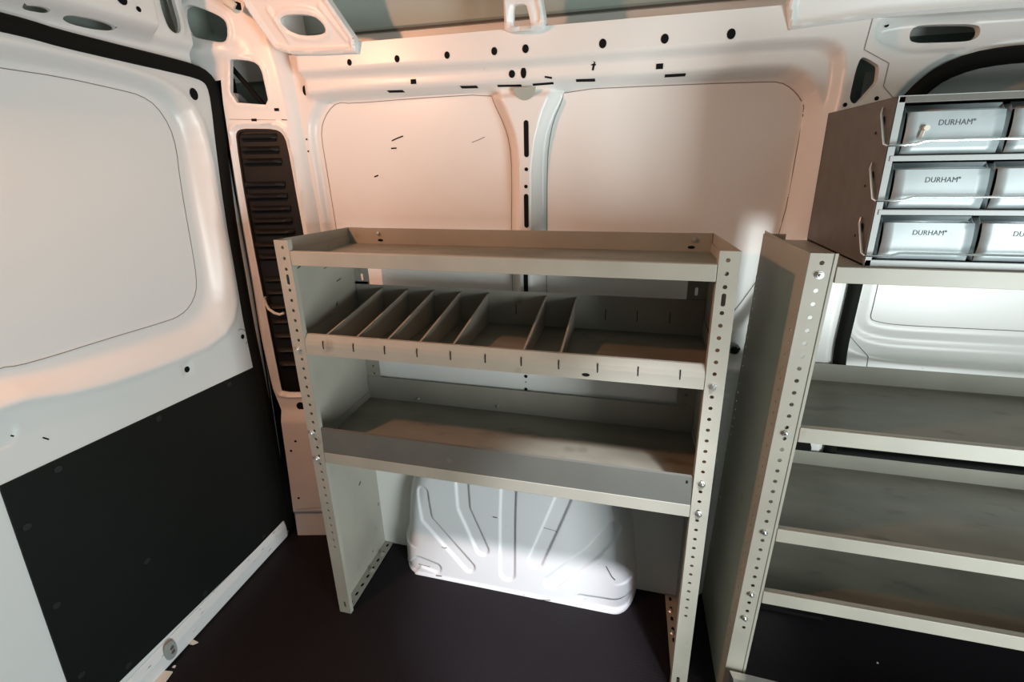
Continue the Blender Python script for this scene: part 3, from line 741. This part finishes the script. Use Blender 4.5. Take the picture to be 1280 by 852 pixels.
for k in (0,1,2,3,4,6,7):
    x_ = SL[k]; d = MB()
    d.poly([(x_,.010,TZ+.001),(x_,Dp-.004,TZ+.001),(x_+.003,Dp-.004,.976),(x_,.011,.929)])
    d.quadgrid([[(x_,.011,.929),(x_+.003,Dp-.004,.976)],[(x_+.0045,.011,.929),(x_+.0075,Dp-.004,.976)]])
    d.build('divider', 'steel', tro, solid=.0011)
# bottom shelf: front rim, tall grey retaining lip above it
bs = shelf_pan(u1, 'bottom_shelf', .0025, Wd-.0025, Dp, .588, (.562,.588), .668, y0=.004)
mb = MB(); mb.box((IX0,-.0012,.5545),(IX1,.0032,.587)); mb.build('front_rim', 'steel', bs, bevel=.001)
mb = MB(); mb.quadgrid([[(IX0,.0006,.587),(IX1,.0006,.587)],[(IX0,.0040,.6585),(IX1,.0040,.6585)],[(IX0,.009,.660),(IX1,.009,.660)],[(IX0,.009,.652),(IX1,.009,.652)]])
mb.disc((IX1-.012,.0022,.646),(0,-1,0),.0022,1,asp=1.8)
lp = mb.build('retaining_lip', ['greysteel','black'], bs, solid=.0012); lp['label'] = 'tall grey front lip'
# floor/wall scuffs
s = MB()
for x_, z_ in ((.18,.594),(.45,.598)): bolt(bs, (x_, Dp-.004, z_+.01), (0,-1,0), .0035)

# ---- second unit
L2 = .0262
X2 = 1.1085
u2 = empty('shelving_unit', 'beige steel shelving unit at right carrying the drawer cabinet, in front of the sliding door', 'shelving unit', (X2,0,0))
class Off:  # parts are laid out in world space and hung on the unit's base
    pass
W2 = 1.07
def reparent(objs, par):
    for o in objs:
        o.parent = par; o.matrix_parent_inverse = Matrix.Translation(par.location).inverted()
ep, po = end_panel(None, X2+.0005, 1, H, .305, lean=L2+.002, bolts=((1.130,0),(.797,0),(.545,0),(.365,0),(.290,-.003)), web_holes=True, groove=True, foot=True)
ep2, po2 = end_panel(None, X2+W2, -1, H, .305, bolts=())
reparent([ep, po, ep2, po2], u2)
for nm, zf, f0, f1, zb in (('top_shelf',1.1445,1.1165,1.1455,1.1445),('upper_shelf',.781,.7805,.813,.829),('middle_shelf',.526,.525,.558,.568),('lower_shelf',.345,.344,.378,.395)):
    xl = X2+(L2+.002)*zf
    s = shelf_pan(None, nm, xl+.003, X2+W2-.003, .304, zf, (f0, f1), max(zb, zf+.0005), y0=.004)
    reparent([s], u2)
    mb = MB(); mb.box((xl+.0475,-.0012,f0-.0005),(X2+W2-.040,.0034,f1+.0005)); fo = mb.build('front_lip', 'steel', s, bevel=.001)
    if nm == 'top_shelf':
        mb = MB(); mb.box((xl+.004,.0034,f1-.002),(X2+W2-.004,.300,f1)); mb.build('flat_top', 'steel', s)
# bent metal plate in front of the second unit's foot
mb = MB(); A = on(912,838,1,-.012); B = on(935,846,1,-.012)
xa = A[0]; zt = A[2]
mb.quadgrid([[(xa,-.012,zt-.06),(xa+.9,-.012,zt-.085)],[(xa,-.012,zt),(xa+.9,-.012,zt-.03)],[(xa+.004,-.030,zt+.002),(xa+.9,-.030,zt-.028)],[(xa+.004,-.062,zt-.004),(xa+.9,-.062,zt-.034)],[(xa+.004,-.064,zt-.06),(xa+.9,-.064,zt-.09)]])
o = mb.build('foot_plate', 'zinc', None, solid=.002); o.parent = u2; o.matrix_parent_inverse = Matrix.Translation(u2.location).inverted(); o['label'] = 'bare metal strip across the foot'

# ================================================================ DRAWER CABINET on the second unit
CX, CY, CZ = 1.236, .014, 1.1462; CW = .85; CH = .281; CD = .283
cab = empty('drawer_cabinet', 'grey metal cabinet with three rows of small drawers, on top of the right shelving unit', 'cabinet', (CX, CY, CZ))
mb = MB()
t = .0035
mb.box((0,0,0),(t,CD,CH)); mb.box((CW-t,0,0),(CW,CD,CH)); mb.box((0,0,CH-t),(CW,CD,CH)); mb.box((0,0,0),(CW,CD,t)); mb.box((0,CD-t,0),(CW,CD,CH))
for r_ in (0,1,2):                    # slots in the left side where the wires enter
    for (y_, z_, s_) in ((.034,.064,1), (.052,.047,.45)):
        mb.disc((-.0008, y_, z_+r_*.0905), (-1,0,0), .0058*s_, 1, asp=1.6 if s_ == 1 else 1)
hs = mb.build('housing', ['cab','black'], cab, bevel=.0008)
# front frame
def zx(px): p = on(px[0], px[1], 1, CY); return p[0]-CX, p[2]-CZ
R6 = lambda x_, y_: zx((1050+x_/3.704, 110+y_/3.704))
mb = MB()
mb.box((0,-.0015,0),(.010,.004,CH)); mb.box((CW-.010,-.0015,0),(CW,.004,CH)); mb.box((0,-.0015,CH-.010),(CW,.004,CH),1); mb.box((0,-.0015,0),(CW,.004,.012))
rowz = [R6(852,578)[1], R6(852,316)[1]]
for z_ in rowz: mb.box((.004,-.003,z_-.0045),(CW-.004,.02,z_+.0045))
mb.build('front_frame', ['cabframe','cab'], cab, bevel=.001)
for z_ in rowz: pass
mb = MB()
for z_ in [.004]+rowz: mb.box((.004,.010,z_-.001),(CW-.004,CD-.005,z_+.001))
mb.build('inner_shelves', 'cab', cab)
# drawer: front plate with folded top, box behind, embossed name
cells = [.012, rowz[0]+.0045, rowz[1]+.0045]; tops = [rowz[0]-.0045, rowz[1]-.0045, CH-.010]
x_left = .016; 
DW = zx((1256,155))[0]-zx((1131,155))[0]
pitch = DW+.0075
print('drawer', DW, pitch, rowz, [t_-c_ for c_, t_ in zip(cells, tops)])
txt = bpy.data.curves.new('lettering', 'FONT'); txt.body = 'DURHAM'; txt.size = .0122; txt.offset = 0; txt.extrude = .0002; txt.align_x = 'CENTER'; txt.space_character = 1.05
txt.materials.append(M['drawertext'])
to = bpy.data.objects.new('tmp_text', txt); COL.objects.link(to); bpy.context.view_layer.update()
tme = bpy.data.meshes.new_from_object(to.evaluated_get(bpy.context.evaluated_depsgraph_get())); bpy.data.objects.remove(to); tme.name = 'lettering'
txt.body = '\u00ae'; txt.size = .005
to = bpy.data.objects.new('tmp_text', txt); COL.objects.link(to); bpy.context.view_layer.update()
tm2 = bpy.data.meshes.new_from_object(to.evaluated_get(bpy.context.evaluated_depsgraph_get())); bpy.data.objects.remove(to)
xm = max(v.co.x for v in tme.vertices)
bm = bmesh.new(); bm.from_mesh(tm2); bmesh.ops.translate(bm, verts=bm.verts, vec=(xm+.0030, .0052, 0)); bm.from_mesh(tme); bm.to_mesh(tme); bm.free(); bpy.data.meshes.remove(tm2)
tme.materials.clear(); tme.materials.append(M['drawertext'])
def drawer(x_, z0, z1, first):
    hgt = z1-z0; dr = MB(); fh = hgt*.80
    # front leans forward a little towards the top, with a rolled top edge and tapered sides
    x0_, x1_ = x_+.003, x_+DW
    n = 6; rows = []
    for k in range(n+1):
        t_ = k/n; zz = z0+.002+fh*t_; yy = .004-.0006*math.sin(PI*t_)
        rows.append([(x0_+.002*math.sin(PI*t_)+(x1_-x0_)*j/8, yy+.0015*math.sin(PI*j/8)*(1-t_), zz) for j in range(9)])
    rows.append([(p[0], .010, z0+.0025+fh) for p in rows[-1]])
    dr.quadgrid(rows)
    zt_ = z0+.0025+fh
    dr.quadgrid([[(x0_,.010,zt_),(x1_,.010,zt_)],[(x0_,.016,zt_+hgt*.03),(x1_,.016,zt_+hgt*.03)],[(x0_,.017,zt_+hgt*.13),(x1_,.017,zt_+hgt*.13)]])
    for xx in (x0_, x1_): dr.poly([(xx,.006,z0+.002),(xx,CD-.02,z0+.002),(xx,CD-.02,zt_+hgt*.10),(xx,.016,zt_+hgt*.10),(xx,.009,zt_)])
    dr.poly([(x0_,.006,z0+.002),(x1_,.006,z0+.002),(x1_,CD-.02,z0+.002),(x0_,CD-.02,z0+.002)])
    o = dr.build('drawer', 'drawer', cab, solid=.0008, smooth=True, angle=35)
    l = link('lettering', tme, o); l.location = (x_+DW*.53, +.0033, z0+hgt*.565); l.rotation_euler = (PI/2, 0, 0); l.scale = (.88, 1., 1)
    return o
for r_ in range(3):
    for c_ in range(2):
        o = drawer(x_left+c_*pitch, cells[r_], tops[r_], r_ == 0 and c_ == 0)
    for c_ in range(2, 6):
        if x_left+c_*pitch+DW < CW-.01: drawer(x_left+c_*pitch, cells[r_], tops[r_], False)
# glue spots / worn label on the first upper drawer
mb = MB(); c = R6(400,185); mb.tube([(c[0],-.0025,c[1]),(c[0],.003,c[1])], .0045, 10); mb.tube([(c[0]-.003,-.001,c[1]-.004),(c[0]-.005,-.001,c[1]-.016)], .0018, 6)
mb.build('glue_spot', 'clip', cab)
# wire bails: rod across each row, arm back to the slot in the side
for r_ in range(3):
    zc = (R6(500,241)[1], R6(500,502)[1], R6(500,764)[1])[2-r_]; dz = .0045
    s_ = MB()
    s_.tube([(-.003,.036,zc+.052+.004),(-.0055,.034,zc+.046),(-.0055,.004,zc-.004),(-.004,-.006,zc-.007),(.003,-.009,zc-.0065),(.020,-.009,zc-.006),(.034,-.009,zc-.0045),(.046,-.009,zc-.0005),(.055,-.009,zc),(CW-.03,-.009,zc),(CW+.004,-.008,zc-.004),(CW+.0055,.034,zc+.05),(CW+.003,.036,zc+.056)], .0021, 8)
    s_.build('wire_bail', 'wire', cab, smooth=True)

# ================================================================ SMALL THINGS
# latch striker on the door's bottom strip
c = on(213, 812, 0, -.366); st = empty('striker_plate', 'grey oval metal striker plate with two screws on the white sill strip', 'striker', tuple(c))
a = math.radians(0); mb = MB(); P = []
w_, h_ = .016, .029
for k in range(20):
    t = 2*PI*k/20; P.append((-.004, w_*math.copysign(abs(math.cos(t))**.8, math.cos(t)), h_*math.copysign(abs(math.sin(t))**.8, math.sin(t))+0))
mb.prism(P, (.008,0,0)); mb.build('plate', 'strut', st, bevel=.002)
for dz in (.009,-.006):
    s = MB(); s.tube([(.004,.001,dz),(.0075,.001,dz)], .0055, 12); s.build('screw', 'zinc', st, smooth=True, angle=30)
# sealed bolt on the wall between the two units
c = on(918, 437, 1, .352); gr = empty('wall_bolt', 'dark round bolt on the white wall in the gap between the units', 'bolt', tuple(c))
mb = MB(); mb.tube([(0,.012,0),(0,.002,0)], .0155, 16); mb.build('washer', 'strut', gr, smooth=True, angle=30)
mb = MB(); mb.tube([(0,.002,0),(0,-.008,0)], .010, 6); mb.tube([(-.010,-.009,-.006),(.012,-.009,.008)], .003, 6); mb.build('head', 'rubber', gr)
# floor debris by the striker
for (px, r, lab) in (((229,809),.004,'tiny white chip on the dark floor, nearer the sill strip'), ((217.5,833),.004,'tiny white chip on the dark floor, directly below the striker plate'), ((1097,828),.0022,'tiny white speck on the dark floor under the right shelving unit')):
    c = on(*px, 2, .002); s = MB(); s.prism([(c[0]-r,c[1]-r*.6,.0003),(c[0]+r,c[1]-r*.4,.0003),(c[0]+r*.5,c[1]+r,.0003),(c[0]-r*.7,c[1]+r*.7,.0003)], (0,0,.0025)); o = s.build('chip', 'white'); tag(o, lab, 'debris', 'white chips on the floor')
for k, (x_, y_) in enumerate(((236,802),(243,804))): pass
c = on(203, 846, 2, .003)
s = MB(); s.prism([tuple(on(p[0], p[1], 2, .002)) for p in ((188,860),(198,838),(216,840),(200,862))], (0,0,.004)); o = s.build('floor_edge_strip', 'clip'); tag(o, 'short pale strip at the floor edge below the striker plate', 'strip')
s = MB(); s.prism([tuple(on(p[0], p[1], 2, .002)) for p in ((232,804),(240,799),(248,803),(241,806))], (0,0,.003)); o = s.build('paint_flake', 'clip'); tag(o, 'pinkish curled paint flake beside the striker plate', 'debris')

# ================================================================ LIGHT
def area(name, loc, rot, sx, sy, col, e, spread=180):
    l = bpy.data.lights.new(name, 'AREA'); l.shape = 'RECTANGLE'; l.size = sx; l.size_y = sy; l.color = col; l.energy = e; l.spread = math.radians(spread)
    o = bpy.data.objects.new(name, l); COL.objects.link(o); o.location = loc; o.rotation_euler = rot; return o
def aim(o, d):
    o.rotation_euler = Vector(d).to_track_quat('-Z', 'Y').to_euler()
# warm lamp on the header above the rear door, shining down and forward
l = area('rear_roof_lamp', (-.315, -.60, 1.79), (0,0,0), .05, .05, (1., .43, .23), 10); aim(l, (.62, .40, -.68))
# daylight coming in through the open side doorway behind the camera, at right
area('doorway_daylight', (2.42, -1.30, .62), (math.radians(92), 0, math.radians(46)), .70, 1.15, (.90, .985, .98), 56)
# unseen cool spot added above the camera, aimed to match the wheel arch's shadow line
l = bpy.data.lights.new('added_arch_spot', 'SPOT'); l.color = (.88, .92, 1.); l.energy = 230; l.spot_size = math.radians(24); l.spot_blend = .7; l.shadow_soft_size = .06
o = bpy.data.objects.new('added_arch_spot', l); COL.objects.link(o); o.location = (1.30, -.66, 1.90); aim(o, Vector((.58,.17,-.03))-o.location)
w = bpy.data.worlds.new('world'); SC.world = w; w.use_nodes = True
w.node_tree.nodes['Background'].inputs[0].default_value = (.80, 1., .95, 1); w.node_tree.nodes['Background'].inputs[1].default_value = .3
vs_ = SC.view_settings; vs_.view_transform = 'Standard'; vs_.look = 'None'; vs_.gamma = 1; vs_.exposure = 0.; vs_.use_curve_mapping = False
SC.cycles.use_denoising = True
SC.cycles.max_bounces = 10; SC.cycles.diffuse_bounces = 4
